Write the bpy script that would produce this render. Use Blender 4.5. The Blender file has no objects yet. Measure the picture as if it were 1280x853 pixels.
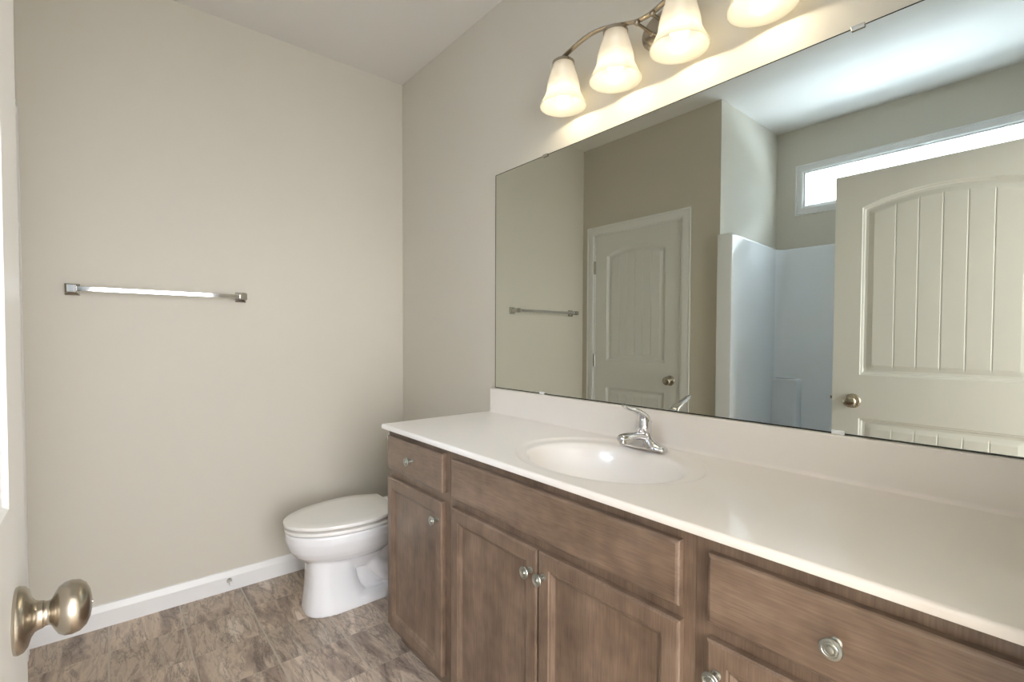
import bpy, bmesh, math, random
from mathutils import Vector, Matrix
random.seed(4)
S = bpy.context.scene
COL = S.collection
PI = math.pi

# ------------------------------------------------------------------ camera
CAM = (2.6691, -1.3658, 1.2408)
YAW, PITCH, ROLL, F_PX = 39.9388, -1.4245, 0.1911, 603.41
cd = bpy.data.cameras.new('camera'); cam = bpy.data.objects.new('camera', cd); COL.objects.link(cam)
ya, pi_, ro = math.radians(YAW), math.radians(PITCH), math.radians(ROLL)
f0 = Vector((-math.cos(ya), math.sin(ya), 0)); r0 = Vector((math.sin(ya), math.cos(ya), 0)); u0 = Vector((0, 0, 1))
fw = f0*math.cos(pi_)+u0*math.sin(pi_); up = u0*math.cos(pi_)-f0*math.sin(pi_)
rt = r0*math.cos(ro)+up*math.sin(ro); up = up*math.cos(ro)-r0*math.sin(ro)
M = Matrix((rt, up, -fw)).transposed().to_4x4(); M.translation = Vector(CAM)
cam.matrix_world = M
cd.sensor_fit = 'HORIZONTAL'; cd.sensor_width = 36; cd.lens = F_PX/1280*36
cd.shift_x = -0.0221/1280; cd.shift_y = 9.433/1280
cd.clip_start = 0.01; cd.clip_end = 100
S.camera = cam

# ------------------------------------------------------------------ world, lamps, exposure
W = bpy.data.worlds.new('sky'); S.world = W; W.use_nodes = True
bg = W.node_tree.nodes['Background']
bg.inputs[0].default_value = (0.82, 0.88, 1.0, 1); bg.inputs[1].default_value = 5.0

def area(name, loc, target, sx, sy, power, col):
    l = bpy.data.lights.new(name, 'AREA'); l.shape = 'RECTANGLE'; l.size = sx; l.size_y = sy
    l.energy = power; l.color = col
    o = bpy.data.objects.new(name, l); COL.objects.link(o); o.location = loc
    d = Vector(target)-Vector(loc); o.rotation_euler = d.to_track_quat('-Z', 'Y').to_euler()
    return o
# daylight outside the high window, from the open sky above and from the bright ground below
area('window_daylight', (1.91, -3.9, 3.8), (1.91, -2.3, 2.0), 2.4, 1.4, 520, (0.76, 0.84, 1.0))
area('ground_daylight', (1.91, -3.6, 1.15), (1.91, -2.2, 2.75), 2.4, 1.4, 380, (0.76, 0.84, 1.0))
# added fill lamp in the closed bedroom, lighting the bathroom through the doorway
area('bedroom_fill', (5.0, -1.25, 1.45), (1.0, -0.95, 1.3), 2.4, 2.2, 74, (0.93, 0.95, 1.0))

BULB_W = 0.45
S.view_settings.view_transform = 'Standard'; S.view_settings.look = 'None'
S.view_settings.exposure = 1.35; S.view_settings.gamma = 1; S.view_settings.use_curve_mapping = False
S.cycles.use_denoising = True
S.cycles.max_bounces = 14; S.cycles.diffuse_bounces = 8; S.cycles.glossy_bounces = 8
S.cycles.transmission_bounces = 8; S.cycles.transparent_max_bounces = 12
S.cycles.sample_clamp_indirect = 6

# ------------------------------------------------------------------ materials
def lin(c):
    return tuple(((x/255)/12.92 if x/255 <= .04045 else ((x/255+.055)/1.055)**2.4) for x in c)+(1,)
def mat(name, col, rough=.5, metal=0, spec=.5, coat=0, bump=None, srgb=True):
    m = bpy.data.materials.new(name); m.use_nodes = True
    b = m.node_tree.nodes['Principled BSDF']
    b.inputs['Base Color'].default_value = lin(col) if srgb else tuple(col)+(1,)
    b.inputs['Roughness'].default_value = rough; b.inputs['Metallic'].default_value = metal
    b.inputs['Specular IOR Level'].default_value = spec
    b.inputs['Coat Weight'].default_value = coat; b.inputs['Coat Roughness'].default_value = .08
    nt = m.node_tree
    if bump:
        n = nt.nodes.new('ShaderNodeTexNoise'); n.inputs['Scale'].default_value = bump[0]; n.inputs['Detail'].default_value = 3
        tc = nt.nodes.new('ShaderNodeTexCoord'); nt.links.new(tc.outputs['Object'], n.inputs['Vector'])
        bp = nt.nodes.new('ShaderNodeBump'); bp.inputs['Strength'].default_value = bump[1]; bp.inputs['Distance'].default_value = .001
        nt.links.new(n.outputs[0], bp.inputs['Height']); nt.links.new(bp.outputs[0], b.inputs['Normal'])
    return m
def node(nt, t, **kw):
    n = nt.nodes.new(t)
    for k, v in kw.items(): setattr(n, k, v)
    return n
def ramp(nt, stops):
    r = nt.nodes.new('ShaderNodeValToRGB'); e = r.color_ramp.elements
    while len(e) < len(stops): e.new(.5)
    for el, (p, c) in zip(e, stops): el.position = p; el.color = lin(c)
    return r
def math_n(nt, op, a, b=None, c=None):
    n = nt.nodes.new('ShaderNodeMath'); n.operation = op
    for i, v in enumerate((a, b, c)):
        if v is None: continue
        if isinstance(v, (int, float)): n.inputs[i].default_value = v
        else: nt.links.new(v, n.inputs[i])
    return n.outputs[0]

paint = mat('wall_paint', (207, 202, 190), .62, bump=(260, .12))
ceil_m = mat('ceiling_paint', (224, 222, 218), .8, bump=(90, .2))
white = mat('white_trim_paint', (232, 232, 232), .35)
doorw = mat('white_door_paint', (226, 226, 224), .38)
marble = mat('cultured_marble', (231, 225, 218), .30, spec=.4, coat=.35)
marble.node_tree.nodes['Principled BSDF'].inputs['Coat Roughness'].default_value = .03
porc = mat('white_porcelain', (236, 236, 238), .07, coat=.5)
seatm = mat('white_seat_plastic', (238, 236, 232), .18)
fiber = mat('white_fibreglass', (232, 235, 238), .15, coat=.3)
chrome = mat('chrome', (225, 225, 228), .05, 1)
chrome2 = mat('polished_nickel', (205, 203, 198), .1, 1)
nickel = mat('satin_nickel', (180, 171, 157), .27, 1)
pewter = mat('pewter_knob_metal', (178, 180, 172), .3, 1)
black = mat('dark_rubber', (22, 22, 22), .5)
vinylw = mat('white_window_vinyl', (240, 243, 246), .3)
hallc = mat('hall_carpet', (176, 166, 152), .95, bump=(300, .8))
mirror_m = mat('mirror_silver', (206, 209, 200), 0.0, 1)
mirror_edge = mat('mirror_edge', (52, 56, 50), .25)
hole_m = mat('dark_opening', (12, 12, 12), .6)

def wood(name, vertical=True, tint=(1, 1, 1)):
    m = bpy.data.materials.new(name); m.use_nodes = True; nt = m.node_tree; b = nt.nodes['Principled BSDF']
    tc = node(nt, 'ShaderNodeTexCoord'); mp = node(nt, 'ShaderNodeMapping')
    mp.inputs['Scale'].default_value = (9, 9, 1.3) if vertical else (1.3, 9, 9)
    nt.links.new(tc.outputs['Object'], mp.inputs[0])
    n = node(nt, 'ShaderNodeTexNoise'); n.inputs['Scale'].default_value = 2.2; n.inputs['Detail'].default_value = 6; n.inputs['Distortion'].default_value = .6
    nt.links.new(mp.outputs[0], n.inputs['Vector'])
    n2 = node(nt, 'ShaderNodeTexNoise'); n2.inputs['Scale'].default_value = 14; n2.inputs['Detail'].default_value = 2.2
    nt.links.new(tc.outputs['Object'], n2.inputs['Vector'])
    mp3 = node(nt, 'ShaderNodeMapping'); mp3.inputs['Scale'].default_value = (160, 160, 8) if vertical else (8, 160, 160)
    nt.links.new(tc.outputs['Object'], mp3.inputs[0])
    n3 = node(nt, 'ShaderNodeTexNoise'); n3.inputs['Scale'].default_value = 2; n3.inputs['Detail'].default_value = 4
    nt.links.new(mp3.outputs[0], n3.inputs['Vector'])
    v = math_n(nt, 'ADD', math_n(nt, 'MULTIPLY', n.outputs[0], .34), math_n(nt, 'MULTIPLY', n2.outputs[0], .36))
    v = math_n(nt, 'ADD', v, math_n(nt, 'MULTIPLY', n3.outputs[0], .3))
    r = ramp(nt, [(.32, (82, 65, 53)), (.46, (108, 88, 72)), (.56, (124, 103, 86)), (.70, (144, 123, 105))])
    nt.links.new(v, r.inputs[0]); nt.links.new(r.outputs[0], b.inputs['Base Color'])
    b.inputs['Roughness'].default_value = .34; b.inputs['Coat Weight'].default_value = .4; b.inputs['Coat Roughness'].default_value = .22
    bp = node(nt, 'ShaderNodeBump'); bp.inputs['Strength'].default_value = .08; bp.inputs['Distance'].default_value = .0006
    nt.links.new(n3.outputs[0], bp.inputs['Height']); nt.links.new(bp.outputs[0], b.inputs['Normal'])
    return m
wood_v = wood('stained_maple_upright', True); wood_h = wood('stained_maple_level', False)

def make_floor_mat():
    m = bpy.data.materials.new('slate_look_vinyl'); m.use_nodes = True; nt = m.node_tree; b = nt.nodes['Principled BSDF']
    tc = node(nt, 'ShaderNodeTexCoord'); sep = node(nt, 'ShaderNodeSeparateXYZ'); nt.links.new(tc.outputs['Object'], sep.inputs[0])
    u = math_n(nt, 'DIVIDE', math_n(nt, 'ADD', sep.outputs[0], 10*.2475-.237), .2475)
    v = math_n(nt, 'DIVIDE', math_n(nt, 'ADD', sep.outputs[1], 1.379+20*.249), .249)
    fu = math_n(nt, 'FRACT', u); fv = math_n(nt, 'FRACT', v)
    iu = math_n(nt, 'FLOOR', u); iv = math_n(nt, 'FLOOR', v)
    eu = math_n(nt, 'MINIMUM', fu, math_n(nt, 'SUBTRACT', 1, fu)); ev = math_n(nt, 'MINIMUM', fv, math_n(nt, 'SUBTRACT', 1, fv))
    gu = math_n(nt, 'LESS_THAN', eu, .006); gv = math_n(nt, 'LESS_THAN', ev, .011)
    grout = math_n(nt, 'MAXIMUM', math_n(nt, 'MULTIPLY', gu, .55), gv)
    cmb = node(nt, 'ShaderNodeCombineXYZ'); nt.links.new(iu, cmb.inputs[0]); nt.links.new(iv, cmb.inputs[1])
    wn = node(nt, 'ShaderNodeTexWhiteNoise'); wn.noise_dimensions = '2D'; nt.links.new(cmb.outputs[0], wn.inputs['Vector'])
    off = node(nt, 'ShaderNodeVectorMath', operation='SCALE'); nt.links.new(wn.outputs['Color'], off.inputs[0]); off.inputs['Scale'].default_value = 9
    add = node(nt, 'ShaderNodeVectorMath', operation='ADD'); nt.links.new(tc.outputs['Object'], add.inputs[0]); nt.links.new(off.outputs[0], add.inputs[1])
    mp = node(nt, 'ShaderNodeMapping'); mp.inputs['Rotation'].default_value = (0, 0, math.radians(38)); mp.inputs['Scale'].default_value = (.5, 2.1, 1)
    nt.links.new(add.outputs[0], mp.inputs[0])
    n1 = node(nt, 'ShaderNodeTexNoise'); n1.inputs['Scale'].default_value = 5; n1.inputs['Detail'].default_value = 9; n1.inputs['Roughness'].default_value = .62; n1.inputs['Distortion'].default_value = .35
    nt.links.new(mp.outputs[0], n1.inputs['Vector'])
    n2 = node(nt, 'ShaderNodeTexNoise'); n2.inputs['Scale'].default_value = 5.5; n2.inputs['Detail'].default_value = 10; n2.inputs['Roughness'].default_value = .7; n2.inputs['Distortion'].default_value = .5
    nt.links.new(mp.outputs[0], n2.inputs['Vector'])
    r1 = ramp(nt, [(.33, (142, 128, 119)), (.42, (176, 160, 148)), (.49, (212, 197, 181)), (.54, (180, 166, 154)), (.60, (222, 209, 195)), (.70, (236, 228, 219))])
    nt.links.new(n1.outputs[0], r1.inputs[0])
    # thin dark ridges where the second noise crosses its middle value
    rid = math_n(nt, 'ABSOLUTE', math_n(nt, 'SUBTRACT', n2.outputs[0], .5))
    rr = ramp(nt, [(0, (88, 74, 64)), (.022, (225, 216, 206)), (1, (255, 255, 255))]); nt.links.new(rid, rr.inputs[0])
    mul = node(nt, 'ShaderNodeMixRGB', blend_type='MULTIPLY'); mul.inputs[0].default_value = .6
    nt.links.new(r1.outputs[0], mul.inputs[1]); nt.links.new(rr.outputs[0], mul.inputs[2])
    br = node(nt, 'ShaderNodeHueSaturation'); nt.links.new(mul.outputs[0], br.inputs['Color'])
    nt.links.new(math_n(nt, 'ADD', math_n(nt, 'MULTIPLY', wn.outputs['Value'], .3), .86), br.inputs['Value'])
    mx = node(nt, 'ShaderNodeMixRGB'); nt.links.new(grout, mx.inputs[0]); nt.links.new(br.outputs[0], mx.inputs[1]); mx.inputs[2].default_value = lin((184, 175, 162))
    nt.links.new(mx.outputs[0], b.inputs['Base Color']); b.inputs['Roughness'].default_value = .38
    bp = node(nt, 'ShaderNodeBump'); bp.inputs['Strength'].default_value = .35; bp.inputs['Distance'].default_value = .002
    h = math_n(nt, 'SUBTRACT', n1.outputs[0], grout); nt.links.new(h, bp.inputs['Height']); nt.links.new(bp.outputs[0], b.inputs['Normal'])
    return m
floor_m = make_floor_mat()

def make_shade_mat():
    m = bpy.data.materials.new('frosted_shade_glass'); m.use_nodes = True; nt = m.node_tree
    nt.nodes.remove(nt.nodes['Principled BSDF']); out = nt.nodes['Material Output']
    t = node(nt, 'ShaderNodeBsdfTranslucent'); t.inputs[0].default_value = (.82, .78, .70, 1)
    d = node(nt, 'ShaderNodeBsdfDiffuse'); d.inputs[0].default_value = (.42, .41, .375, 1)
    tr = node(nt, 'ShaderNodeBsdfTransparent'); g = node(nt, 'ShaderNodeBsdfGlossy'); g.inputs['Roughness'].default_value = .25
    a = node(nt, 'ShaderNodeMixShader'); a.inputs[0].default_value = .45; nt.links.new(t.outputs[0], a.inputs[1]); nt.links.new(d.outputs[0], a.inputs[2])
    b = node(nt, 'ShaderNodeMixShader'); b.inputs[0].default_value = .16; nt.links.new(a.outputs[0], b.inputs[1]); nt.links.new(tr.outputs[0], b.inputs[2])
    c = node(nt, 'ShaderNodeMixShader'); c.inputs[0].default_value = .05; nt.links.new(b.outputs[0], c.inputs[1]); nt.links.new(g.outputs[0], c.inputs[2])
    nt.links.new(c.outputs[0], out.inputs[0]); return m
shade_m = make_shade_mat()
def make_bulb_mat():
    m = bpy.data.materials.new('lit_bulb'); m.use_nodes = True; b = m.node_tree.nodes['Principled BSDF']
    b.inputs['Emission Color'].default_value = (1, .93, .82, 1); b.inputs['Emission Strength'].default_value = 2.2
    return m
bulb_m = make_bulb_mat()
def make_glass():
    m = bpy.data.materials.new('window_glass'); m.use_nodes = True; nt = m.node_tree
    nt.nodes.remove(nt.nodes['Principled BSDF']); out = nt.nodes['Material Output']
    tr = node(nt, 'ShaderNodeBsdfTransparent'); tr.inputs[0].default_value = (.94, .97, .98, 1); g = node(nt, 'ShaderNodeBsdfGlossy'); g.inputs['Roughness'].default_value = .02
    c = node(nt, 'ShaderNodeMixShader'); c.inputs[0].default_value = .06; nt.links.new(tr.outputs[0], c.inputs[1]); nt.links.new(g.outputs[0], c.inputs[2])
    nt.links.new(c.outputs[0], out.inputs[0]); return m
glass_m = make_glass()

# ------------------------------------------------------------------ helpers
def obj(name, bm, m, parent=None, smooth=None, extra=()):
    bmesh.ops.recalc_face_normals(bm, faces=bm.faces)
    me = bpy.data.meshes.new(name); 
    if smooth is not None:
        for f in bm.faces: f.smooth = True
        for e in bm.edges:
            if len(e.link_faces) == 2 and e.calc_face_angle(0) > math.radians(smooth): e.smooth = False
    bm.to_mesh(me); bm.free()
    me.materials.append(m)
    for x in extra: me.materials.append(x)
    o = bpy.data.objects.new(name, me); COL.objects.link(o)
    if parent: o.parent = parent
    return o
def tag(o, label, cat, group=None, kind=None):
    o['label'] = label; o['category'] = cat
    if group: o['group'] = group
    if kind: o['kind'] = kind
    return o
def thing(name, label, cat, loc=(0, 0, 0), group=None, kind=None):
    o = bpy.data.objects.new(name, None); COL.objects.link(o); o.location = loc; o.empty_display_size = .05
    return tag(o, label, cat, group, kind)
class Off:          # children are written in room coordinates; this moves them to the thing's base
    pass
def settle(root):
    inv = Matrix.Translation(-Vector(root.location))
    for c in root.children:
        c.data.transform(inv) if c.data else None
        for g in c.children:
            if g.data: g.data.transform(inv)
            for h in g.children:
                if h.data: h.data.transform(inv)
def box(bm, x0, x1, y0, y1, z0, z1, bev=0, seg=2, mi=0):
    r = bmesh.ops.create_cube(bm, size=1)
    vs = r['verts']
    for v in vs:
        v.co = Vector(((x0+x1)/2+v.co.x*(x1-x0), (y0+y1)/2+v.co.y*(y1-y0), (z0+z1)/2+v.co.z*(z1-z0)))
    fs = set(f for v in vs for f in v.link_faces)
    for f in fs: f.material_index = mi
    if bev:
        es = set(e for v in vs for e in v.link_edges)
        bmesh.ops.bevel(bm, geom=list(es), offset=bev, segments=seg, affect='EDGES', profile=.5)
    return vs
def bx(*a, **k):
    bm = bmesh.new(); box(bm, *a, **k); return bm
def rings_to_bm(bm, rings, cap0=True, cap1=True, closed=True):
    vr = [[bm.verts.new(p) for p in r] for r in rings]
    for a, b in zip(vr, vr[1:]):
        n = len(a)
        for i in range(n if closed else n-1):
            bm.faces.new((a[i], a[(i+1) % n], b[(i+1) % n], b[i]))
    if cap0: bm.faces.new(vr[0][::-1])
    if cap1: bm.faces.new(vr[-1])
    return vr
def lathe(bm, prof, origin, axis=(0, 0, 1), n=32, cap0=True, cap1=True, sc=(1, 1)):
    ax = Vector(axis).normalized(); a = ax.orthogonal().normalized()
    if abs(ax.z) < .9:
        b = Vector((0, 0, 1)); b = (b-ax*b.dot(ax)).normalized(); a = b.cross(ax).normalized()
    b = ax.cross(a); o = Vector(origin); rings = []
    for r, h in prof:
        rings.append([o+ax*h+a*(math.cos(2*PI*i/n)*r*sc[0])+b*(math.sin(2*PI*i/n)*r*sc[1]) for i in range(n)])
    return rings_to_bm(bm, rings, cap0, cap1)
def tube(bm, pts, rad, n=16, caps=True):
    pts = [Vector(p) for p in pts]; rr = rad if isinstance(rad, (list, tuple)) else [rad]*len(pts)
    t0 = (pts[1]-pts[0]).normalized(); a = t0.orthogonal().normalized(); rings = []
    for i, p in enumerate(pts):
        t = (pts[min(i+1, len(pts)-1)]-pts[max(i-1, 0)]).normalized()
        a = (a-t*a.dot(t)).normalized(); b = t.cross(a); r = rr[i]
        r = r if isinstance(r, (tuple, list)) else (r, r)
        rings.append([p+a*math.cos(2*PI*k/n)*r[0]+b*math.sin(2*PI*k/n)*r[1] for k in range(n)])
    rings_to_bm(bm, rings, caps, caps)
def catmull(pts, k=8):
    P = [Vector(p) for p in pts]; P = [P[0]*2-P[1]]+P+[P[-1]*2-P[-2]]; out = []
    for i in range(1, len(P)-2):
        for j in range(k):
            t = j/k; p0, p1, p2, p3 = P[i-1:i+3]
            out.append(.5*((2*p1)+(p2-p0)*t+(2*p0-5*p1+4*p2-p3)*t*t+(3*p1-p0-3*p2+p3)*t**3))
    out.append(P[-2]); return out
def extr(bm, prof, a, b, place):
    """profile points (p,q) swept from a to b; place(t,p,q) -> point"""
    rings_to_bm(bm, [[place(a, p, q) for p, q in prof], [place(b, p, q) for p, q in prof]])
def struct(name, bm, m, label, cat, parent=None):
    o = obj(name, bm, m, parent)
    return tag(o, label, cat, kind='structure')

# ------------------------------------------------------------------ room shell
H = 2.743; YM = .005; XR = 2.664; YF = -1.6245; XA = 1.1515; YA = -2.4745; T = .12
struct('floor', bx(-T, XR+T, YA-.15, YM+T, -.1, 0), floor_m, 'floor of brown and grey slate-look vinyl tiles', 'floor')
struct('ceiling', bx(-T, XR+T, YA-.15, YM+T, H, H+.1), ceil_m, 'flat white ceiling over the whole bathroom', 'ceiling')
struct('wall_left', bx(-T, 0, YF-T, YM+T, 0, H), paint, 'plain greige wall carrying the towel bar behind the toilet', 'wall')
struct('wall_back', bx(0, XR+T, YM, YM+T, 0, H), paint, 'greige wall behind the vanity mirror and lights', 'wall')
# closet wall with its door opening
CX0, CX1, DH = .117, .887, 2.046
bm = bmesh.new()
box(bm, 0, CX0, YF-T, YF, 0, H); box(bm, CX1, XA, YF-T, YF, 0, H); box(bm, CX0, CX1, YF-T, YF, DH, H)
struct('wall_front', bm, paint, 'greige wall around the closed closet door, seen in the mirror', 'wall')
struct('wall_alcove', bx(XA-T, XA, YA-.15, YF-T, 0, H), paint, 'side wall of the tub alcove, seen in the mirror above the surround', 'wall')
WX0, WX1, WZ0, WZ1 = 1.333, 2.49, 2.171, 2.426
bm = bmesh.new(); y0, y1 = YA-.15, YA
box(bm, XA, WX0, y0, y1, 0, H); box(bm, WX1, XR+T, y0, y1, 0, H)
box(bm, WX0, WX1, y0, y1, 0, WZ0); box(bm, WX0, WX1, y0, y1, WZ1, H)
struct('wall_window', bm, paint, 'outer wall of the tub alcove around the high window', 'wall')
EY0, EY1 = -1.455, -.632
bm = bmesh.new()
box(bm, XR, XR+T, YA, EY0-.02, 0, H); box(bm, XR, XR+T, EY1+.02, YM, 0, H); box(bm, XR, XR+T, EY0-.02, EY1+.02, 2.066, H)
struct('wall_right', bm, paint, 'wall at the right with the entry doorway the camera stands in', 'wall')
# bedroom beyond the doorway
BX1, BY0, BY1 = 5.2, -2.9, 1.0
struct('floor_bedroom', bx(XR+T, BX1, BY0, BY1, -.1, 0), hallc, 'beige carpet of the bedroom behind the camera', 'floor')
struct('ceiling_bedroom', bx(XR+T, BX1, BY0, BY1, H, H+.1), ceil_m, 'white ceiling of the bedroom behind the camera', 'ceiling')
bm = bmesh.new()
box(bm, BX1, BX1+T, BY0-T, BY1+T, 0, H); box(bm, XR+T, BX1, BY0-T, BY0, 0, H); box(bm, XR+T, BX1, BY1, BY1+T, 0, H)
struct('wall_bedroom', bm, paint, 'greige walls of the bedroom behind the camera', 'wall')

# baseboards
BP = [(0, 0), (.014, 0), (.014, .068), (.011, .078), (.0085, .086), (.006, .094), (0, .097)]
def base_y(x, y0, y1, sx, name, label):
    bm = bmesh.new(); extr(bm, BP, y0, y1, lambda t, p, q: Vector((x+sx*p, t, q))); struct(name, bm, white, label, 'baseboard')
def base_x(y, x0, x1, sy, name, label):
    bm = bmesh.new(); extr(bm, BP, x0, x1, lambda t, p, q: Vector((t, y+sy*p, q))); struct(name, bm, white, label, 'baseboard')
base_y(0, YF, YM, 1, 'baseboard_left', 'white baseboard along the towel bar wall')
base_x(YM, .015, .895, -1, 'baseboard_back', 'short white baseboard behind the toilet')
base_x(YF, .952, XA, 1, 'baseboard_front', 'short white baseboard beside the closet door')

# casings (profiled, mitred)
CP = [(0, 0), (0, .007), (.006, .010), (.016, .011), (.046, .009), (.054, .006), (.058, .010), (.065, .010), (.065, 0)]  # (out from opening, thickness)
def casing_x(bm, x0, x1, z1, y, sy, z0=None):
    """around an opening x0..x1 up to z1 in a wall plane y; z0 None: three sides from the floor"""
    def ring(cx, cz, dx, dz): return [Vector((cx+dx*p, y+sy*q, cz+dz*p)) for p, q in CP]
    if z0 is None:
        rings_to_bm(bm, [ring(x0, 0, -1, 0), ring(x0, z1, -1, 1), ring(x1, z1, 1, 1), ring(x1, 0, 1, 0)])
    else:
        rs = [ring(x0, z0, -1, -1), ring(x0, z1, -1, 1), ring(x1, z1, 1, 1), ring(x1, z0, 1, -1)]
        rs.append([v.copy() for v in rs[0]]); rings_to_bm(bm, rs, False, False)
        bmesh.ops.remove_doubles(bm, verts=bm.verts, dist=1e-6)
def casing_y(bm, y0, y1, z1, x, sx):
    def ring(cy, cz, dy, dz): return [Vector((x+sx*q, cy+dy*p, cz+dz*p)) for p, q in CP]
    rings_to_bm(bm, [ring(y0, 0, -1, 0), ring(y0, z1, -1, 1), ring(y1, z1, 1, 1), ring(y1, 0, 1, 0)])
bm = bmesh.new(); casing_x(bm, CX0, CX1, DH, YF, 1)
struct('trim_1', bm, white, 'white moulded casing around the closet door', 'trim')
bm = bmesh.new(); casing_y(bm, EY0, EY1, 2.05, XR, -1)
struct('trim_2', bm, white, 'white casing around the entry doorway', 'trim')
bm = bmesh.new()
box(bm, XR, XR+T, EY0-.02, EY0-.003, 0, 2.05); box(bm, XR, XR+T, EY1+.003, EY1+.02, 0, 2.05); box(bm, XR, XR+T, EY0-.02, EY1+.02, 2.05, 2.066)
struct('trim_3', bm, white, 'white jamb lining the entry doorway', 'trim')

# window
win = thing('window_1', 'narrow high window over the tub, bright with daylight', 'window', (1.91, YA, WZ0), kind='structure')
bm = bmesh.new()
CPs = CP; CP = [(p*.78, q) for p, q in CPs]; casing_x(bm, WX0, WX1, WZ1, YA, 1, WZ0); CP = CPs
obj('window_casing', bm, white, win)
bm = bmesh.new()
t = .012
box(bm, WX0, WX1, YA-.15, YA, WZ0, WZ0+t); box(bm, WX0, WX1, YA-.15, YA, WZ1-t, WZ1)
box(bm, WX0, WX0+t, YA-.15, YA, WZ0+t, WZ1-t); box(bm, WX1-t, WX1, YA-.15, YA, WZ0+t, WZ1-t)
obj('window_jamb', bm, white, win)
def rect_frame(bm, x0, x1, z0, z1, w, ya, yb, bev=.003):
    box(bm, x0, x1, ya, yb, z0, z0+w, bev); box(bm, x0, x1, ya, yb, z1-w, z1, bev)
    box(bm, x0, x0+w, ya, yb, z0+w, z1-w, bev); box(bm, x1-w, x1, ya, yb, z0+w, z1-w, bev)
bm = bmesh.new(); rect_frame(bm, WX0+t, WX1-t, WZ0+t, WZ1-t, .028, YA-.14, YA-.09)
fr = obj('window_frame', bm, vinylw, win)
obj('pane', bx(WX0+t+.026, WX1-t-.026, YA-.118, YA-.114, WZ0+t+.026, WZ1-t-.026), glass_m, win)
settle(win)

# ------------------------------------------------------------------ moulded two-panel doors
def door_leaf_bm(w, h, thick, sides=(1,), pan=None, x_off=0):
    """leaf in local x 0..w, z 0..h, faces at y=0 (side 1) and y=-thick (side -1)"""
    st = .113; L, R = st, w-st
    zb1, zt1, zb2, spring, peak = .235, .848-.008, 1.052, 1.862, 1.918
    cx = (L+R)/2; hw = (R-L)/2; rise = peak-spring
    def arch(x): return spring+rise*(1-((x-cx)/hw)**2) if abs(x-cx) < hw else spring
    def dist(x, z):
        if z < (zt1+zb2)/2: return min(x-L, R-x, z-zb1, zt1-z)
        sl = -2*rise*(x-cx)/hw**2
        return min(x-L, R-x, z-zb2, (arch(x)-z)/math.sqrt(1+sl*sl))
    prof = [(-1, 0), (0, 0), (.003, -.0045), (.009, -.006), (.014, -.0115), (.024, -.0125), (.048, -.0035), (9, -.0035)]
    def P(d):
        for (a, p), (b, q) in zip(prof, prof[1:]):
            if d <= b: return p+(q-p)*(d-a)/(b-a)
        return prof[-1][1]
    ins = .048; fl, fr_ = L+ins, R-ins; ng = 5
    gx = [fl+(fr_-fl)*(i+1)/(ng+1) for i in range(ng)]
    def depth(x, z):
        d = dist(x, z)
        y = P(d) if d > 0 else 0
        if d > .040:
            for g in gx:
                a = abs(x-g)
                if a < .0035: y -= .0032*(1-a/.0035)*min(1, (d-.040)/.01)
        return y
    xs = {0, w}
    for s in (0, .003, .009, .014, .019, .024, .036, .048): xs |= {L+s, R-s}
    for g in gx: xs |= {g-.0035, g, g+.0035}
    xx = sorted(xs); o = []
    for a, b in zip(xx, xx[1:]):
        n = max(1, int((b-a)/.016)); 
        if a < L or b > R: n = 1
        o += [a+(b-a)*i/n for i in range(n)]
    xx = o+[w]
    zs = {0, h}
    for s in (0, .003, .009, .014, .019, .024, .036, .048): zs |= {zb1+s, zt1-s, zb2+s}
    z = spring-.06
    while z < peak+.004: zs.add(z); z += .0024
    zz = sorted(zs)
    o = []
    for a, b in zip(zz, zz[1:]):
        n = max(1, int((b-a)/.25)); o += [a+(b-a)*i/n for i in range(n)]
    zz = o+[h]
    bm = bmesh.new()
    fronts = []
    for sd in (1, -1):
        g = [[bm.verts.new((x, (depth(x, z) if sd == 1 else -thick-depth(x, z)), z)) for x in xx] for z in zz]
        for i in range(len(zz)-1):
            for j in range(len(xx)-1):
                bm.faces.new((g[i][j], g[i][j+1], g[i+1][j+1], g[i+1][j]) if sd == 1 else (g[i][j], g[i+1][j], g[i+1][j+1], g[i][j+1]))
        fronts.append(g)
    a, b = fronts
    def strip(p, q):
        for i in range(len(p)-1): bm.faces.new((p[i], p[i+1], q[i+1], q[i]))
    strip(a[0], b[0]); strip(a[-1], b[-1]); strip([r[0] for r in a], [r[0] for r in b]); strip([r[-1] for r in a], [r[-1] for r in b])
    return bm
KNOB = [(.0, .0), (.0345, 0), (.0355, .003), (.034, .007), (.030, .010), (.021, .0125), (.0165, .0155), (.0150, .019), (.0145, .022)]
KN2 = [(.0140, .0223), (.0130, .024), (.0128, .0265), (.0140, .0285), (.0190, .0310), (.0250, .0345), (.0283, .0395), (.0292, .0455), (.0278, .0525), (.0228, .0580), (.0147, .0615), (.006, .0630), (.0, .0632)]
def door_knob(x, y, z, sy, parent, egg=(1, .94)):
    bm = bmesh.new(); lathe(bm, KNOB[1:], (x, y, z), (0, sy, 0), 40)
    r = obj('rosette', bm, nickel, parent, 35)
    bm = bmesh.new(); lathe(bm, KN2[:-1], (x, y, z), (0, sy, 0), 40)
    k = obj('door_knob', bm, nickel, parent, 40)
    bm = bmesh.new(); lathe(bm, [(.0018, .0625), (.0018, .0638), (.0008, .0641)], (x, y, z), (0, sy, 0), 12)
    obj('privacy_pin', bm, nickel, k, 40)
def hinge(x, y, z, parent, h=.09):
    bm = bmesh.new()
    lathe(bm, [(.0045, -h/2-.006), (.0065, -h/2-.004), (.0065, h/2+.004), (.0045, h/2+.006)], (x, y, z), (0, 0, 1), 12)
    box(bm, x-.016, x+.002, y-.006, y-.003, z-h/2, z+h/2)
    obj('hinge', bm, chrome2, parent, 40)

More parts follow.
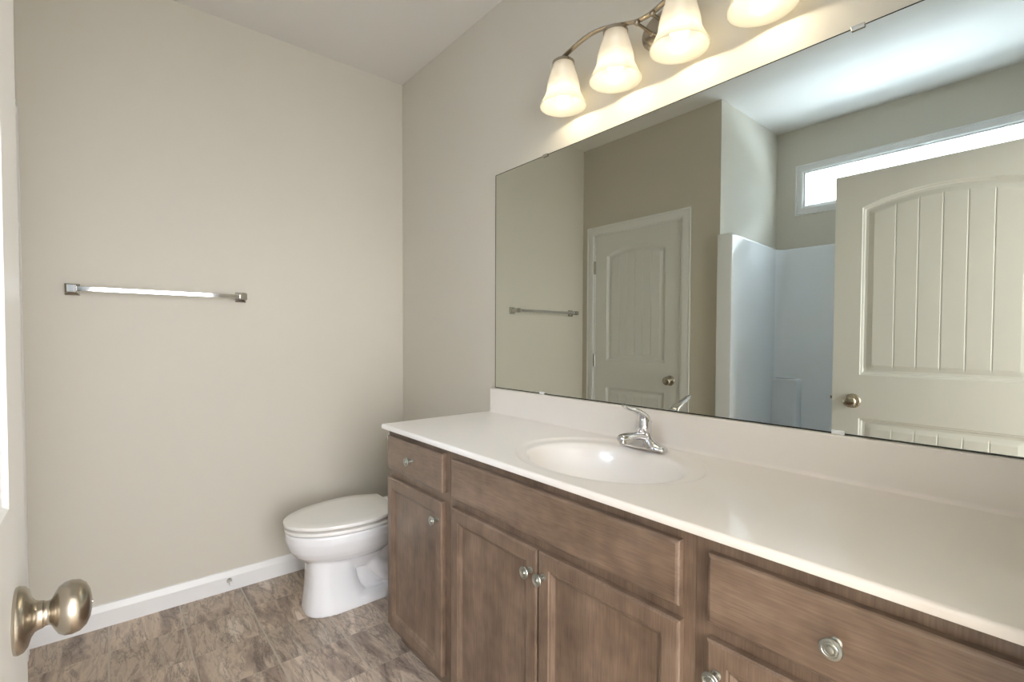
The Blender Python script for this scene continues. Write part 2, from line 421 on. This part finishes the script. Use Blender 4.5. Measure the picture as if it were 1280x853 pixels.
# entry door, swung fully open, its near face towards the mirror
DY = -1.4468; DX0 = 1.8396; DW = .816
d1 = thing('door_1', 'open white two-panel entry door at the left edge, big in the mirror', 'door', (DX0, DY, 0), kind='structure')
bm = door_leaf_bm(DW, 2.032, .035); bmesh.ops.translate(bm, verts=bm.verts, vec=(DX0, DY, .008))
obj('door_leaf', bm, doorw, d1, 16)
door_knob(1.928, DY, .930, 1, d1); door_knob(1.928, DY-.035, .930, -1, d1)
bm = bmesh.new(); box(bm, DX0-.0012, DX0, DY-.030, DY-.005, .91, .967); 
lp = obj('latch_plate', bm, nickel, d1)
obj('latch_bolt', bx(DX0-.0125, DX0-.001, DY-.024, DY-.011, .931, .946, bev=.002), nickel, lp)
for z in (.28, 1.06, 1.80):
    bm = bmesh.new(); lathe(bm, [(.0045, -.05), (.0065, -.048), (.0065, .048), (.0045, .05)], (DX0+DW+.004, DY+.001, z), (0, 0, 1), 12)
    obj('hinge', bm, chrome2, d1, 40)
settle(d1)

# closet door
d2 = thing('door_2', 'closed white two-panel closet door, seen only in the mirror', 'door', (.132, YF, 0), kind='structure')
bm = door_leaf_bm(.743, 2.030, .035); bmesh.ops.translate(bm, verts=bm.verts, vec=(.132, YF-.002, .008))
obj('door_leaf', bm, doorw, d2, 16)
bm = bmesh.new(); box(bm, CX0, .129, YF-.10, YF, 0, DH-.005); box(bm, .8775, CX1, YF-.10, YF, 0, DH-.005); box(bm, CX0, CX1, YF-.10, YF, DH-.006, DH)
obj('door_jamb', bm, white, d2)
door_knob(.808, YF-.002, .938, 1, d2)
for z in (.25, 1.056, 1.789): hinge(.1305, YF+.003, z, d2)
settle(d2)

# ------------------------------------------------------------------ vanity
FY = -.517; DFY = -.536
def front_panel(bm, x0, x1, z0, z1, rings, yb=FY-.0005, yf=DFY):
    """cabinet front facing -y. rings: (inset, depth behind the face)"""
    rs = [[Vector((x, yb, z)) for x, z in ((x0, z0), (x1, z0), (x1, z1), (x0, z1))]]
    for i, d in rings:
        rs.append([Vector((x, yf+d, z)) for x, z in ((x0+i, z0+i), (x1-i, z0+i), (x1-i, z1-i), (x0+i, z1-i))])
    rings_to_bm(bm, rs)
def cab_knob(x, z, parent, y=DFY):
    bm = bmesh.new()
    lathe(bm, [(.0085, 0), (.0085, .0015), (.006, .003), (.0052, .008), (.0052, .014), (.008, .018), (.0135, .0205), (.0158, .0225), (.0160, .0245),
               (.0150, .0262), (.0118, .0268), (.0112, .0262), (.0104, .0262), (.0096, .0272), (.0078, .0276), (.0070, .0266), (.0062, .0266), (.0055, .0282), (.003, .0290), (.0005, .0292)],
          (x, y, z), (0, -1, 0), 36)
    return obj('knob', bm, pewter, parent, 30)
def cab_door(name, x0, x1, z0, z1, parent, knob):
    bm = bmesh.new(); s = .038
    # frame: outer edge with a small bead, inner edge stepping down to the flat panel
    front_panel(bm, x0, x1, z0, z1, [(.0, .004), (.0025, .0015), (.006, 0), (s, 0), (s+.003, .003), (s+.006, .003), (s+.013, .0085), (s+.016, .0105)])
    fs = [f for f in bm.faces if f.calc_center_median().y > -1]
    big = max((f for f in bm.faces if len(f.verts) == 4 and abs(f.calc_center_median().y-(DFY+.0105)) < 1e-4), key=lambda f: f.calc_area())
    bmesh.ops.delete(bm, geom=[big], context='FACES_ONLY')
    d = obj('door', bm, wood_v, parent)
    i = s+.0155
    p = obj('door_panel', bx(x0+i, x1-i, DFY+.0105, FY-.001, z0+i, z1-i), wood_v, d)
    k = cab_knob(*knob, d)
    return d
def drawer(name, x0, x1, z0, z1, parent, knob=None):
    bm = bmesh.new(); front_panel(bm, x0, x1, z0, z1, [(0, .005), (.0025, .002), (.007, 0)])
    d = obj(name, bm, wood_h, parent)
    if knob: cab_knob(*knob, d)
    return d
def cab_body(root, x0, x1, opens, left_panel=False):
    """carcass: open-topped box, face frame with stiles and rails, recessed toe kick"""
    bm = bmesh.new()
    box(bm, x0, x0+.016, FY+.019, 0, .0955, .876); box(bm, x1-.016, x1, FY+.019, 0, .0955, .876)
    box(bm, x0, x0+.016, FY+.064, 0, 0, .0955); box(bm, x1-.016, x1, FY+.064, 0, 0, .0955)
    box(bm, x0+.016, x1-.016, FY+.019, -.006, .095, .111); box(bm, x0+.016, x1-.016, -.006, 0, .095, .876)
    obj('carcass', bm, wood_v, root)
    bm = bmesh.new(); a, b = opens
    box(bm, x0, a, FY, FY+.019, .085, .876); box(bm, b, x1, FY, FY+.019, .085, .876)
    for z0, z1 in ((.085, .125), (.685, .738), (.842, .876)): box(bm, a, b, FY, FY+.019, z0, z1)
    obj('face_frame', bm, wood_v, root)
    obj('toe_kick', bx(x0, x1, FY+.052, FY+.064, 0, .0955), wood_h, root)
z0d, z1d = .112, .697
c1 = thing('vanity_cabinet', 'narrow dark-stained vanity cabinet beside the toilet, one drawer over one door', 'cabinet', (1.127, FY, 0))
cab_body(c1, .903, 1.3475, (.94, 1.31))
drawer('drawer', .921, 1.323, .727, .856, c1, (1.122, .794))
cab_door('door', .919, 1.319, z0d, .695, c1, (1.297, .635)); settle(c1)
c2 = thing('vanity_cabinet', 'wide dark-stained sink cabinet in the middle with two doors', 'cabinet', (1.775, FY, 0))
cab_body(c2, 1.348, 2.2015, (1.40, 2.156))
bm = bmesh.new(); box(bm, 1.737, 1.817, FY, FY+.018, .125, .685); obj('centre_stile', bm, wood_v, c2)
drawer('false_front', 1.375, 2.175, .724, .851, c2)
cab_door('door', 1.375, 1.778, z0d, z1d, c2, (1.756, .638)); cab_door('door', 1.782, 2.178, z0d, z1d, c2, (1.804, .637)); settle(c2)
c3 = thing('vanity_cabinet', 'dark-stained vanity cabinet at the right end nearest the camera', 'cabinet', (2.43, FY, 0))
cab_body(c3, 2.202, 2.660, (2.252, 2.618))
drawer('drawer', 2.232, 2.640, .720, .848, c3, (2.436, .784))
cab_door('door', 2.232, 2.640, z0d, .691, c3, (2.253, .634)); settle(c3)

# countertop with moulded basin
TZ = .8945; CY = -.5435; CXL = .8831; CXR = XR-.001; TH = .018
top = thing('vanity_countertop', 'long glossy off-white vanity top with moulded oval basin', 'countertop', (1.78, CY, .876))
bm = bmesh.new()
bcx, bcy = 1.777, -.285
NS = 160
def hring(k):
    # (semi-axis x, semi-axis y, centre y, z)
    return k
rings = [(.292, .236, -.268, TZ), (.2895, .2335, -.268, TZ-.0008), (.284, .228, -.269, TZ-.0042), (.278, .223, -.270, TZ-.0062), (.258, .202, -.277, TZ-.0068),
         (.246, .190, -.281, TZ-.0072), (.241, .185, -.284, TZ-.0100), (.235, .179, -.286, TZ-.017), (.231, .175, -.288, TZ-.030),
         (.222, .167, -.289, TZ-.055), (.205, .152, -.290, TZ-.082), (.178, .130, -.290, TZ-.104), (.140, .100, -.290, TZ-.119), (.095, .066, -.290, TZ-.127),
         (.05, .036, -.290, TZ-.131), (.021, .021, -.290, TZ-.133)]
vr = []
for a, b, cy, z in rings:
    vr.append([bm.verts.new((bcx+a*math.cos(2*PI*i/NS), cy+b*math.sin(2*PI*i/NS), z)) for i in range(NS)])
for A, B in zip(vr, vr[1:]):
    for i in range(NS): bm.faces.new((A[i], B[i], B[(i+1) % NS], A[(i+1) % NS]))
# flat surround: from the outer oval to a rectangle
RX0, RX1, RY0, RY1 = 1.45, 2.12, CY+.007, -.028
sep = [bm.verts.new(v.co) for v in vr[0]]
rect = []
for i in range(NS):
    th = 2*PI*i/NS; c, s_ = math.cos(th), math.sin(th); p = vr[0][i].co; o = Vector((bcx, -.268, TZ)); d = (p-o).normalized()
    t = min(((RX1-o.x)/d.x if d.x > 1e-9 else 9), ((RX0-o.x)/d.x if d.x < -1e-9 else 9), ((RY1-o.y)/d.y if d.y > 1e-9 else 9), ((RY0-o.y)/d.y if d.y < -1e-9 else 9))
    rect.append(o+d*t)
# snap the nearest ray to each corner
for cxn, cyn in ((RX0, RY0), (RX1, RY0), (RX0, RY1), (RX1, RY1)):
    i = min(range(NS), key=lambda k: (rect[k]-Vector((cxn, cyn, TZ))).length); rect[i] = Vector((cxn, cyn, TZ))
rv = [bm.verts.new(p) for p in rect]
for i in range(NS): bm.faces.new((rv[i], sep[i], sep[(i+1) % NS], rv[(i+1) % NS]))
def quad(*p): bm.faces.new([bm.verts.new(q) for q in p])
xe = CXL+.004
quad((xe, RY0, TZ), (RX0, RY0, TZ), (RX0, RY1, TZ), (xe, RY1, TZ)); quad((RX1, RY0, TZ), (CXR, RY0, TZ), (CXR, RY1, TZ), (RX1, RY1, TZ))
# eased front edge, cove and backsplash in one sweep; under the slab last
front = [(CY+.007, TZ)]+[(CY+.007-.007*math.sin(a), TZ-.007+.007*math.cos(a)) for a in (PI/8, PI/4, 3*PI/8, PI/2)]+[(CY, TZ-TH+.004), (CY+.001, TZ-TH+.001), (CY+.004, TZ-TH), (CY+.03, TZ-TH)]
def strip_prof(pr, x0, x1):
    a = [bm.verts.new((x0, y, z)) for y, z in pr]; b = [bm.verts.new((x1, y, z)) for y, z in pr]
    for i in range(len(pr)-1): bm.faces.new((a[i], b[i], b[i+1], a[i+1]))
strip_prof(front, xe, CXR)
# left end edge (eased too)
le = [(xe, TZ), (CXL+.0012, TZ-.0012), (CXL, TZ-.004), (CXL, TZ-TH)]
def endstrip(pts, y0, y1):
    a = [bm.verts.new((x, y0, z)) for x, z in pts]; b = [bm.verts.new((x, y1, z)) for x, z in pts]
    for i in range(len(pts)-1): bm.faces.new((a[i], a[i+1], b[i+1], b[i]))
endstrip(le, CY+.007, YM)
# little corner cap where the front and left edges meet
vs = [bm.verts.new((xe, y, z)) for y, z in front[:7]]; c0 = bm.verts.new((CXL+.0005, CY+.007, TZ-.006)); c1_ = bm.verts.new((CXL, CY+.007, TZ-TH+.0005))
for i in range(6): bm.faces.new((vs[i], vs[i+1], c0))
bm.faces.new((vs[6], c1_, c0))
quad((xe, RY1, TZ), (.9055, RY1, TZ), (.9055, YM, TZ), (xe, YM, TZ))
quad((CXL, CY+.004, TZ-TH), (CXR, CY+.004, TZ-TH), (CXR, CY+.03, TZ-TH), (CXL, CY+.03, TZ-TH))
o = obj('counter_slab', bm, marble, top, 40)
bm = bmesh.new()
cove = [(-.028, TZ-.0002), (-.0245, TZ+.0006), (-.0215, TZ+.0030), (-.0200, TZ+.0075), (-.0195, TZ+.012), (-.0190, 1.001), (-.0182, 1.003), (-.0162, 1.0042), (YM, 1.0042), (YM, TZ-.0002)]
rings_to_bm(bm, [[Vector((x, y, z)) for y, z in cove] for x in (.9055, CXR)])
obj('backsplash', bm, marble, top, 40)
bm = bmesh.new(); lathe(bm, [(.0235, 0), (.0225, .0022), (.019, .003), (.0165, .0015), (.0160, .004), (.013, .0052), (.002, .0058)], (bcx, -.29, TZ-.1335), (0, 0, 1), 32)
obj('drain', bm, chrome, top, 35)
settle(top)

# ------------------------------------------------------------------ faucet
fx, fy, fz = 1.779, -.080, TZ
fa = thing('faucet', 'chrome single-handle faucet standing behind the oval basin', 'faucet', (fx, fy, fz))
def sup(cx, cy, a, b, z, n=48, e=2.6):
    out = []
    for i in range(n):
        t = 2*PI*i/n; c, s_ = math.cos(t), math.sin(t)
        out.append(Vector((cx+a*abs(c)**(2/e)*(1 if c >= 0 else -1), cy+b*abs(s_)**(2/e)*(1 if s_ >= 0 else -1), z)))
    return out
bm = bmesh.new()
rings_to_bm(bm, [sup(fx, fy, .080, .0265, fz, e=3.2), sup(fx, fy, .0805, .027, fz+.004, e=3.2), sup(fx, fy, .0795, .026, fz+.009, e=3),
                 sup(fx, fy, .074, .024, fz+.013, e=2.8), sup(fx, fy, .058, .0225, fz+.0175), sup(fx, fy, .042, .021, fz+.024), sup(fx, fy, .031, .0205, fz+.033, e=2.2),
                 sup(fx, fy, .026, .0205, fz+.044, e=2), sup(fx, fy, .0235, .0205, fz+.052, e=2)])
obj('body', bm, chrome, fa, 40)
# spout: flattened tapering beak reaching forward over the bowl
def sect(y, zc, w, h, n=32):
    return [Vector((fx+w*math.cos(2*PI*i/n), y, zc+h*math.sin(2*PI*i/n)*(1 if math.sin(2*PI*i/n) > 0 else .75))) for i in range(n)]
bm = bmesh.new()
sp = [(fy+.012, .030, .020, .015), (fy-.010, .034, .024, .0165), (fy-.030, .038, .0235, .0150), (fy-.055, .0425, .0215, .0125), (fy-.080, .0450, .0195, .0110), (fy-.100, .0455, .0180, .0105), (fy-.112, .0440, .0165, .0100), (fy-.120, .0415, .0130, .0085), (fy-.124, .0390, .0070, .0050)]
rings_to_bm(bm, [sect(y, fz+z, w, h) for y, z, w, h in sp])
s = obj('spout', bm, chrome, fa, 50)
bm = bmesh.new(); lathe(bm, [(.0105, 0), (.0105, .014), (.009, .016)], (fx, fy-.106, fz+.026), (0, 0, 1), 24)
obj('aerator', bm, chrome2, s, 40)
bm = bmesh.new(); lathe(bm, [(.0235, .046), (.0245, .052), (.0240, .068), (.0225, .084), (.0190, .097), (.012, .104), (.001, .106)], (fx, fy, fz), (0, 0, 1), 32)
h = obj('handle_dome', bm, chrome, fa, 50)
bm = bmesh.new()
pts = catmull([(fx, fy+.012, fz+.080), (fx, fy-.012, fz+.104), (fx, fy-.045, fz+.119), (fx, fy-.080, fz+.130), (fx, fy-.108, fz+.142)], 6)
n = len(pts); rad = []
for i in range(n):
    t = i/(n-1); wv = .0215-.0115*t; hv = .0125-.0085*t
    if t > .93: wv *= .7; hv *= .7
    rad.append((wv, hv))
t0 = (pts[1]-pts[0]).normalized(); rings_ = []
for i, p in enumerate(pts):
    t = (pts[min(i+1, n-1)]-pts[max(i-1, 0)]).normalized(); a = Vector((1, 0, 0)); b = t.cross(a)
    rings_.append([p+a*rad[i][0]*math.cos(2*PI*k/20)+b*rad[i][1]*math.sin(2*PI*k/20) for k in range(20)])
rings_to_bm(bm, rings_)
obj('lever', bm, chrome, h, 50)
settle(fa)

# ------------------------------------------------------------------ mirror
MX0, MX1, MZ0, MZ1 = .918, 2.648, 1.0055, 1.9745
mi = thing('wall_mirror', 'large frameless mirror above the vanity top', 'mirror', (1.79, 0, MZ0))
bm = bmesh.new(); vs = box(bm, MX0, MX1, 0, YM, MZ0, MZ1)
for f in bm.faces: f.material_index = 0 if f.normal.y < -.9 else 1
bmesh.ops.recalc_face_normals(bm, faces=bm.faces)
o = obj('mirror_glass', bm, mirror_m, mi, extra=(mirror_edge,))
for f in o.data.polygons: f.material_index = 0 if f.normal.y < -.9 else 1
bm = bmesh.new()   # the dark desilvered line round the edge
e = .0022
for a in ((MX0, MX1, -.0008, 0, MZ0, MZ0+e*1.4), (MX0, MX1, -.0008, 0, MZ1-e, MZ1), (MX0, MX0+e, -.0008, 0, MZ0+e*1.4, MZ1-e)): box(bm, *a)
obj('mirror_rim', bm, mirror_edge, mi)
for x, z, s in ((1.245, MZ1, 1), (2.305, MZ1, 1), (1.233, MZ0, -1), (2.281, MZ0, -1)):
    bm = bmesh.new()
    box(bm, x-.014, x+.014, -.0045, -.0010, z-.008 if s > 0 else z-.0012, z+.0012 if s > 0 else z+.009, .0016)
    if s > 0: box(bm, x-.014, x+.014, -.0045, YM, z+.0003, z+.003, .0008)
    obj('mirror_clip', bm, chrome2 if s > 0 else vinylw, mi)
settle(mi)

# ------------------------------------------------------------------ vanity light
SX = (1.434, 1.667, 1.896, 2.126); SY = -.095; SZ = 2.071
vl = thing('vanity_light', 'brushed nickel four-light bar with frosted bell shades above the mirror', 'wall light', (1.780, YM, 2.24))
bm = bmesh.new()
def oval(a, b, y): return [Vector((1.780+a*math.cos(2*PI*i/48), y, 2.216+b*math.sin(2*PI*i/48))) for i in range(48)]
rings_to_bm(bm, [oval(.075, .058, YM), oval(.075, .058, -.004), oval(.072, .055, -.010), oval(.064, .047, -.013), (oval(.060, .043, -.0125)), oval(.056, .039, -.017), oval(.04, .025, -.020), oval(.004, .003, -.021)])
obj('wall_plate', bm, nickel, vl, 35)
half_arm = [(.398, 2.232), (.345, 2.247), (.285, 2.261), (.225, 2.268), (.168, 2.262), (.113, 2.247), (.060, 2.228), (.020, 2.218)]
armp = catmull([(1.780-a, SY, z) for a, z in half_arm]+[(1.780+a, SY, z) for a, z in half_arm[::-1]], 6)
bm = bmesh.new(); rr = []
for i, p in enumerate(armp):
    t = (armp[min(i+1, len(armp)-1)]-armp[max(i-1, 0)]).normalized(); a = Vector((0, 1, 0)); b = t.cross(a)
    rr.append([p+a*.0105*math.cos(2*PI*k/16)+b*.0042*math.sin(2*PI*k/16) for k in range(16)])
rings_to_bm(bm, rr)
obj('arm', bm, nickel, vl, 50)
for x in (1.752, 1.808):
    bm = bmesh.new(); lathe(bm, [(.009, .0), (.009, .004), (.0048, .007), (.0048, .074), (.0078, .078), (.0078, .090), (.005, .093)], (x, -.016, 2.211), (0, -1, 0), 20)
    obj('post', bm, nickel, vl, 40)
def arm_z(x):
    return min(armp, key=lambda p: abs(p.x-x)).z
OUT = [(.0335, .148), (.0345, .138), (.0390, .120), (.0455, .100), (.0510, .080), (.0540, .063), (.0548, .052), (.0562, .045), (.0600, .036), (.0655, .024), (.0712, .012), (.0755, .004), (.0763, .0015)]
for i, x in enumerate(SX):
    bm = bmesh.new()
    prof = OUT+[(.0765, 0), (.0755, -.0005)]+[(r-.003, h) for r, h in OUT[::-1]]
    lathe(bm, [(r*1.09, h*1.06) for r, h in prof], (x, SY, SZ), (0, 0, 1), 48, False, False)
    sh = obj('shade', bm, shade_m, vl, 60)
    az = arm_z(x)
    bm = bmesh.new(); lathe(bm, [(.0395, .149), (.0395, .158), (.033, .163), (.021, .169), (.0125, .173), (.010, az-SZ-.002)], (x, SY, SZ), (0, 0, 1), 32)
    obj('shade_holder', bm, nickel, vl, 35)
    bm = bmesh.new(); lathe(bm, [(.012, .138), (.013, .120), (.0155, .106), (.021, .090), (.0265, .074), (.0285, .060), (.0270, .045), (.0210, .033), (.0120, .0265), (.002, .0245)], (x, SY, SZ), (0, 0, 1), 28)
    obj('bulb', bm, bulb_m, vl, 60)
    l = bpy.data.lights.new('bulb_light', 'POINT'); l.energy = BULB_W; l.color = (1, .87, .62); l.shadow_soft_size = .012
    lo = bpy.data.objects.new('bulb_light', l); COL.objects.link(lo); lo.location = (x, SY, SZ+.018)
settle(vl)

# ------------------------------------------------------------------ towel bar
tb = thing('towel_bar', 'square chrome towel bar on the plain left wall', 'towel bar', (0, -1.17, 1.427))
for y in (-1.474, -.866):
    bm = bmesh.new()
    def sq(x, s): return [Vector((x, y+a*s, 1.427+b*s)) for a, b in ((-1, -1), (1, -1), (1, 1), (-1, 1))]
    rings_to_bm(bm, [sq(0, .0235), sq(.006, .0235), sq(.009, .020), sq(.0115, .0195), sq(.018, .0125), (sq(.030, .0105)), sq(.046, .0115), sq(.050, .0150), sq(.078, .0150), sq(.080, .0135)])
    obj('post', bm, chrome2, tb)
obj('bar', bx(.0555, .0735, -1.474, -.866, 1.418, 1.436, bev=.0012), chrome, tb)
settle(tb)

# door stop on the baseboard
ds = thing('door_stop', 'tiny metal door stop fixed low on the baseboard', 'door stop', (.014, -.929, .052))
bm = bmesh.new(); lathe(bm, [(.012, 0), (.012, .002), (.0085, .007), (.006, .010), (.005, .030), (.0052, .034)], (.0135, -.929, .052), (1, 0, 0), 20)
obj('stem', bm, chrome2, ds, 40)
bm = bmesh.new(); lathe(bm, [(.0075, .033), (.0085, .036), (.0085, .044), (.006, .048)], (.0135, -.929, .052), (1, 0, 0), 20)
obj('rubber_tip', bm, white, ds, 40)
settle(ds)

# ------------------------------------------------------------------ toilet
TX = .440
to = thing('toilet', 'white elongated toilet with closed lid beside the vanity', 'toilet', (TX, -.42, 0))
def egg(yf, yb, w, z, n=56, e=2.15, sq=2.4):
    """outline pointing to -y: front yf, back yb, half width w"""
    ym = yb+(yf-yb)*.40; out = []
    for i in range(n):
        t = 2*PI*i/n; c, s_ = math.cos(t), math.sin(t)
        ex = e if s_ < 0 else sq
        x = w*abs(c)**(2/ex)*(1 if c >= 0 else -1)
        y = ym+(abs(s_)**(2/ex))*((yf-ym) if s_ < 0 else (yb-ym))
        out.append(Vector((TX+x, y, z)))
    return out
bm = bmesh.new()
# bowl: near-upright rim band, crease, then tucked under
rings_to_bm(bm, [egg(-.60, -.36, .06, .16), egg(-.690, -.33, .098, .222), egg(-.722, -.31, .128, .246), egg(-.748, -.29, .149, .268), egg(-.766, -.275, .165, .294), egg(-.776, -.262, .176, .320), egg(-.7805, -.255, .182, .336), egg(-.782, -.255, .183, .341), egg(-.782, -.25, .184, .370), egg(-.779, -.25, .181, .376)])
# front column, flowing into the foot behind it
def col(yf, yb, w, z): return sup(TX, (yf+yb)/2, w, (yb-yf)/2, z, 48, 2.7)
rings_to_bm(bm, [col(-.712, -.38, .113, 0), col(-.712, -.39, .112, .025), col(-.709, -.435, .107, .05), col(-.705, -.462, .103, .08), col(-.700, -.478, .099, .12), col(-.697, -.486, .096, .17), col(-.697, -.485, .096, .21), col(-.700, -.47, .098, .25)])
# foot running back to the wall
rings_to_bm(bm, [col(-.69, -.07, .112, 0), col(-.69, -.075, .111, .022), col(-.66, -.09, .105, .042), col(-.62, -.10, .085, .052)])
# rear pedestal and deck
rings_to_bm(bm, [egg(-.50, -.06, .058, .02, sq=5, e=4), egg(-.50, -.05, .060, .20, sq=5, e=4), egg(-.37, -.03, .13, .31, sq=5, e=4), egg(-.37, -.02, .165, .345, sq=5, e=4), egg(-.37, -.02, .168, .378, sq=5, e=4)])
# trapway showing on both sides
for s in (-1, 1):
    tube(bm, catmull([(TX+s*.020, -.42, .20), (TX+s*.045, -.385, .14), (TX+s*.060, -.33, .10), (TX+s*.066, -.26, .150), (TX+s*.062, -.20, .235), (TX+s*.05, -.16, .16), (TX+s*.05, -.14, .04)], 6), .042, 16)
bowl = obj('bowl', bm, porc, to)
m = bowl.modifiers.new('merge', 'REMESH'); m.mode = 'VOXEL'; m.voxel_size = .005; m.use_smooth_shade = True
m = bowl.modifiers.new('soften', 'SMOOTH'); m.factor = .5; m.iterations = 5
def lid_outline(yf, yb, w, wb, z, n=40):
    """long oval nose, sides drawing in to a straight rear edge"""
    ym = -.475; P = []
    for i in range(n+1):
        t = PI*i/n; P.append((-w*math.cos(t), ym+(yf-ym)*math.sin(t)**.94 if 0 < i < n else ym))
    for i in range(1, 13):
        t = i/12; P.append((w-(w-wb)*(t**1.9), ym+(yb-.012-ym)*t))
    P += [(wb-.004, yb-.004), (wb-.014, yb)]
    for i in range(1, 8): P.append((wb-.014-(2*wb-.028)*i/8, yb))
    P += [(-wb+.014, yb), (-wb+.004, yb-.004)]
    for i in range(12, 0, -1):
        t = i/12; P.append((-w+(w-wb)*(t**1.9), ym+(yb-.012-ym)*t))
    return [Vector((TX+x, y, z)) for x, y in P]
def plate(yf, yb, w, wb, z0, z1, bev, crown=0):
    bm = bmesh.new(); O = lambda k, z: lid_outline(yf+k, yb-k, w-k, wb-k, z)
    R = [O(bev, z0), O(bev*.3, z0+bev*.3), O(0, z0+bev), O(0, z1-bev), O(bev*.3, z1-bev*.3), O(bev, z1)]
    c = (yf+yb)/2
    for k in (.75, .5, .25, .05):
        R.append([Vector((TX+(p.x-TX)*k, c+(p.y-c)*k, z1+crown*(1-k*k))) for p in R[5]])
    rings_to_bm(bm, R); return bm
obj('seat', plate(-.786, -.292, .187, .148, .3805, .3955, .003), seatm, to, 40)
obj('lid', plate(-.790, -.302, .190, .136, .4070, .4225, .003, .002), seatm, to, 40)
for x, y, z in ((-.10, -.60, .3745), (.10, -.60, .3745), (-.13, -.38, .3745), (.13, -.38, .3745), (-.10, -.62, .3945), (.10, -.62, .3945)):
    obj('bumper', bx(TX+x-.012, TX+x+.012, y-.008, y+.008, z, z+.0135 if z > .38 else z+.007), seatm, to)
for s in (-1, 1):
    obj('seat_hinge', bx(TX+s*.075-.022, TX+s*.075+.022, -.300, -.255, .377, .411, bev=.007, seg=3), seatm, to, 40)
bm = bmesh.new()
def rr_(x0, x1, y0, y1, z, n=44, e=7): return sup((x0+x1)/2, (y0+y1)/2, (x1-x0)/2, (y1-y0)/2, z, n, e)
rings_to_bm(bm, [rr_(TX-.175, TX+.175, -.195, -.035, .379), rr_(TX-.188, TX+.188, -.203, -.025, .385), rr_(TX-.195, TX+.195, -.208, -.022, .45), rr_(TX-.205, TX+.205, -.213, -.02, .675)])
tk = obj('tank', bm, porc, to, 50)
bm = bmesh.new(); rings_to_bm(bm, [rr_(TX-.212, TX+.212, -.222, -.015, .676), rr_(TX-.216, TX+.216, -.226, -.012, .682), rr_(TX-.216, TX+.216, -.226, -.012, .702), rr_(TX-.208, TX+.208, -.218, -.018, .712)])
obj('tank_lid', bm, porc, to, 50)
bm = bmesh.new(); lathe(bm, [(.012, 0), (.012, .004), (.007, .008), (.007, .016)], (TX-.15, -.2095, .63), (0, -1, 0), 16)
tube(bm, [(TX-.152, -.223, .63), (TX-.10, -.226, .626), (TX-.075, -.226, .622)], [.0055, .005, .0065], 12)
obj('flush_lever', bm, chrome, to, 40)
for s in (-1, 1):
    bm = bmesh.new(); lathe(bm, [(.014, .0), (.014, .012), (.009, .019), (.002, .022)], (TX+s*.088, -.30, .045), (0, 0, 1), 16)
    obj('bolt_cap', bm, seatm, to, 40)
settle(to)

# ------------------------------------------------------------------ tub and moulded surround in the alcove
tu = thing('bathtub_surround', 'glossy white one-piece tub and shower surround under the high window', 'bathtub', (1.91, -1.60, 0))
SXL, SXR = XA+.003, XR-.003; SYF = -1.588; SYB = YA+.004; ZT = 1.885; ZR = .40
def plan(zf):
    """inner outline of the surround in plan: flange, wall, rounded corner, back wall"""
    L = [(SXL, SYF), (SXL+.084, SYF), (SXL+.091, SYF-.003), (SXL+.094, SYF-.010)]
    c = (SXL+.040+.075, SYB+.030+.075); r = .075
    L += [(SXL+.042, c[1]+.02)]
    L += [(c[0]-r*math.cos(a), c[1]-r*math.sin(a)) for a in [k*PI/2/8 for k in range(9)]]
    return L
pl = plan(0); full = pl+[(SXL+SXR-x, y) for x, y in pl[::-1]]
outer = [(SXL, SYF), (SXL, SYB), (SXR, SYB), (SXR, SYF)]
bm = bmesh.new()
lv = []
for z, k in ((ZR, 0), (ZT-.012, 0), (ZT-.004, .003), (ZT, .010)):
    lv.append([bm.verts.new((x+(-k if x < 1.9 else k)*(0 if i in (0, len(full)-1) else 1), y-(k if 2 < i < len(full)-3 else 0), z)) for i, (x, y) in enumerate(full)])
for a, b in zip(lv, lv[1:]):
    for i in range(len(a)-1): bm.faces.new((a[i], a[i+1], b[i+1], b[i]))
# top ledge back to the walls
tp = lv[-1]; tl = [bm.verts.new((SXL, min(v.co.y, SYF), ZT)) for v in tp[:5]]; 
nL = len(tp)
o1 = bm.verts.new((SXL, SYB, ZT)); o2 = bm.verts.new((SXR, SYB, ZT))
half = nL//2
for i in range(1, half-1):
    bm.faces.new((tp[i], tp[i+1], o1))
bm.faces.new((tp[0], tp[1], o1)); bm.faces.new((tp[half-1], tp[half], o2, o1))
for i in range(half, nL-1): bm.faces.new((tp[i], tp[i+1], o2))
for v in tl: bm.verts.remove(v)
sr = obj('surround', bm, fiber, tu, 40)
# corner shelf blocks moulded into the back corners
for sx in (1, -1):
    bm = bmesh.new()
    x0 = SXL+.030 if sx > 0 else SXR-.030-.17
    box(bm, x0, x0+.17, SYB+.012, SYB+.135, ZR-.02, .945, .018, 4)
    obj('corner_shelf', bm, fiber, tu, 40)
# tub: apron, rim and basin
bm = bmesh.new()
def rr2(x0, x1, y0, y1, z, e): return sup((x0+x1)/2, (y0+y1)/2, (x1-x0)/2, (y1-y0)/2, z, 64, e)
A0, A1, B0, B1 = SXL, SXR, SYB, SYF
rings_to_bm(bm, [rr2(A0, A1, B0, B1, 0, 60), rr2(A0, A1, B0, B1, ZR-.02, 60), rr2(A0, A1, B0, B1-.004, ZR-.006, 60), rr2(A0+.002, A1-.002, B0+.002, B1-.012, ZR, 60),
                 rr2(A0+.075, A1-.075, B0+.07, B1-.085, ZR, 7), rr2(A0+.088, A1-.088, B0+.083, B1-.098, ZR-.012, 6), rr2(A0+.13, A1-.12, B0+.11, B1-.125, .16, 5), rr2(A0+.20, A1-.16, B0+.15, B1-.16, .09, 4), rr2(A0+.32, A1-.28, B0+.24, B1-.25, .08, 3)])
obj('tub', bm, fiber, tu, 40)
settle(tu)
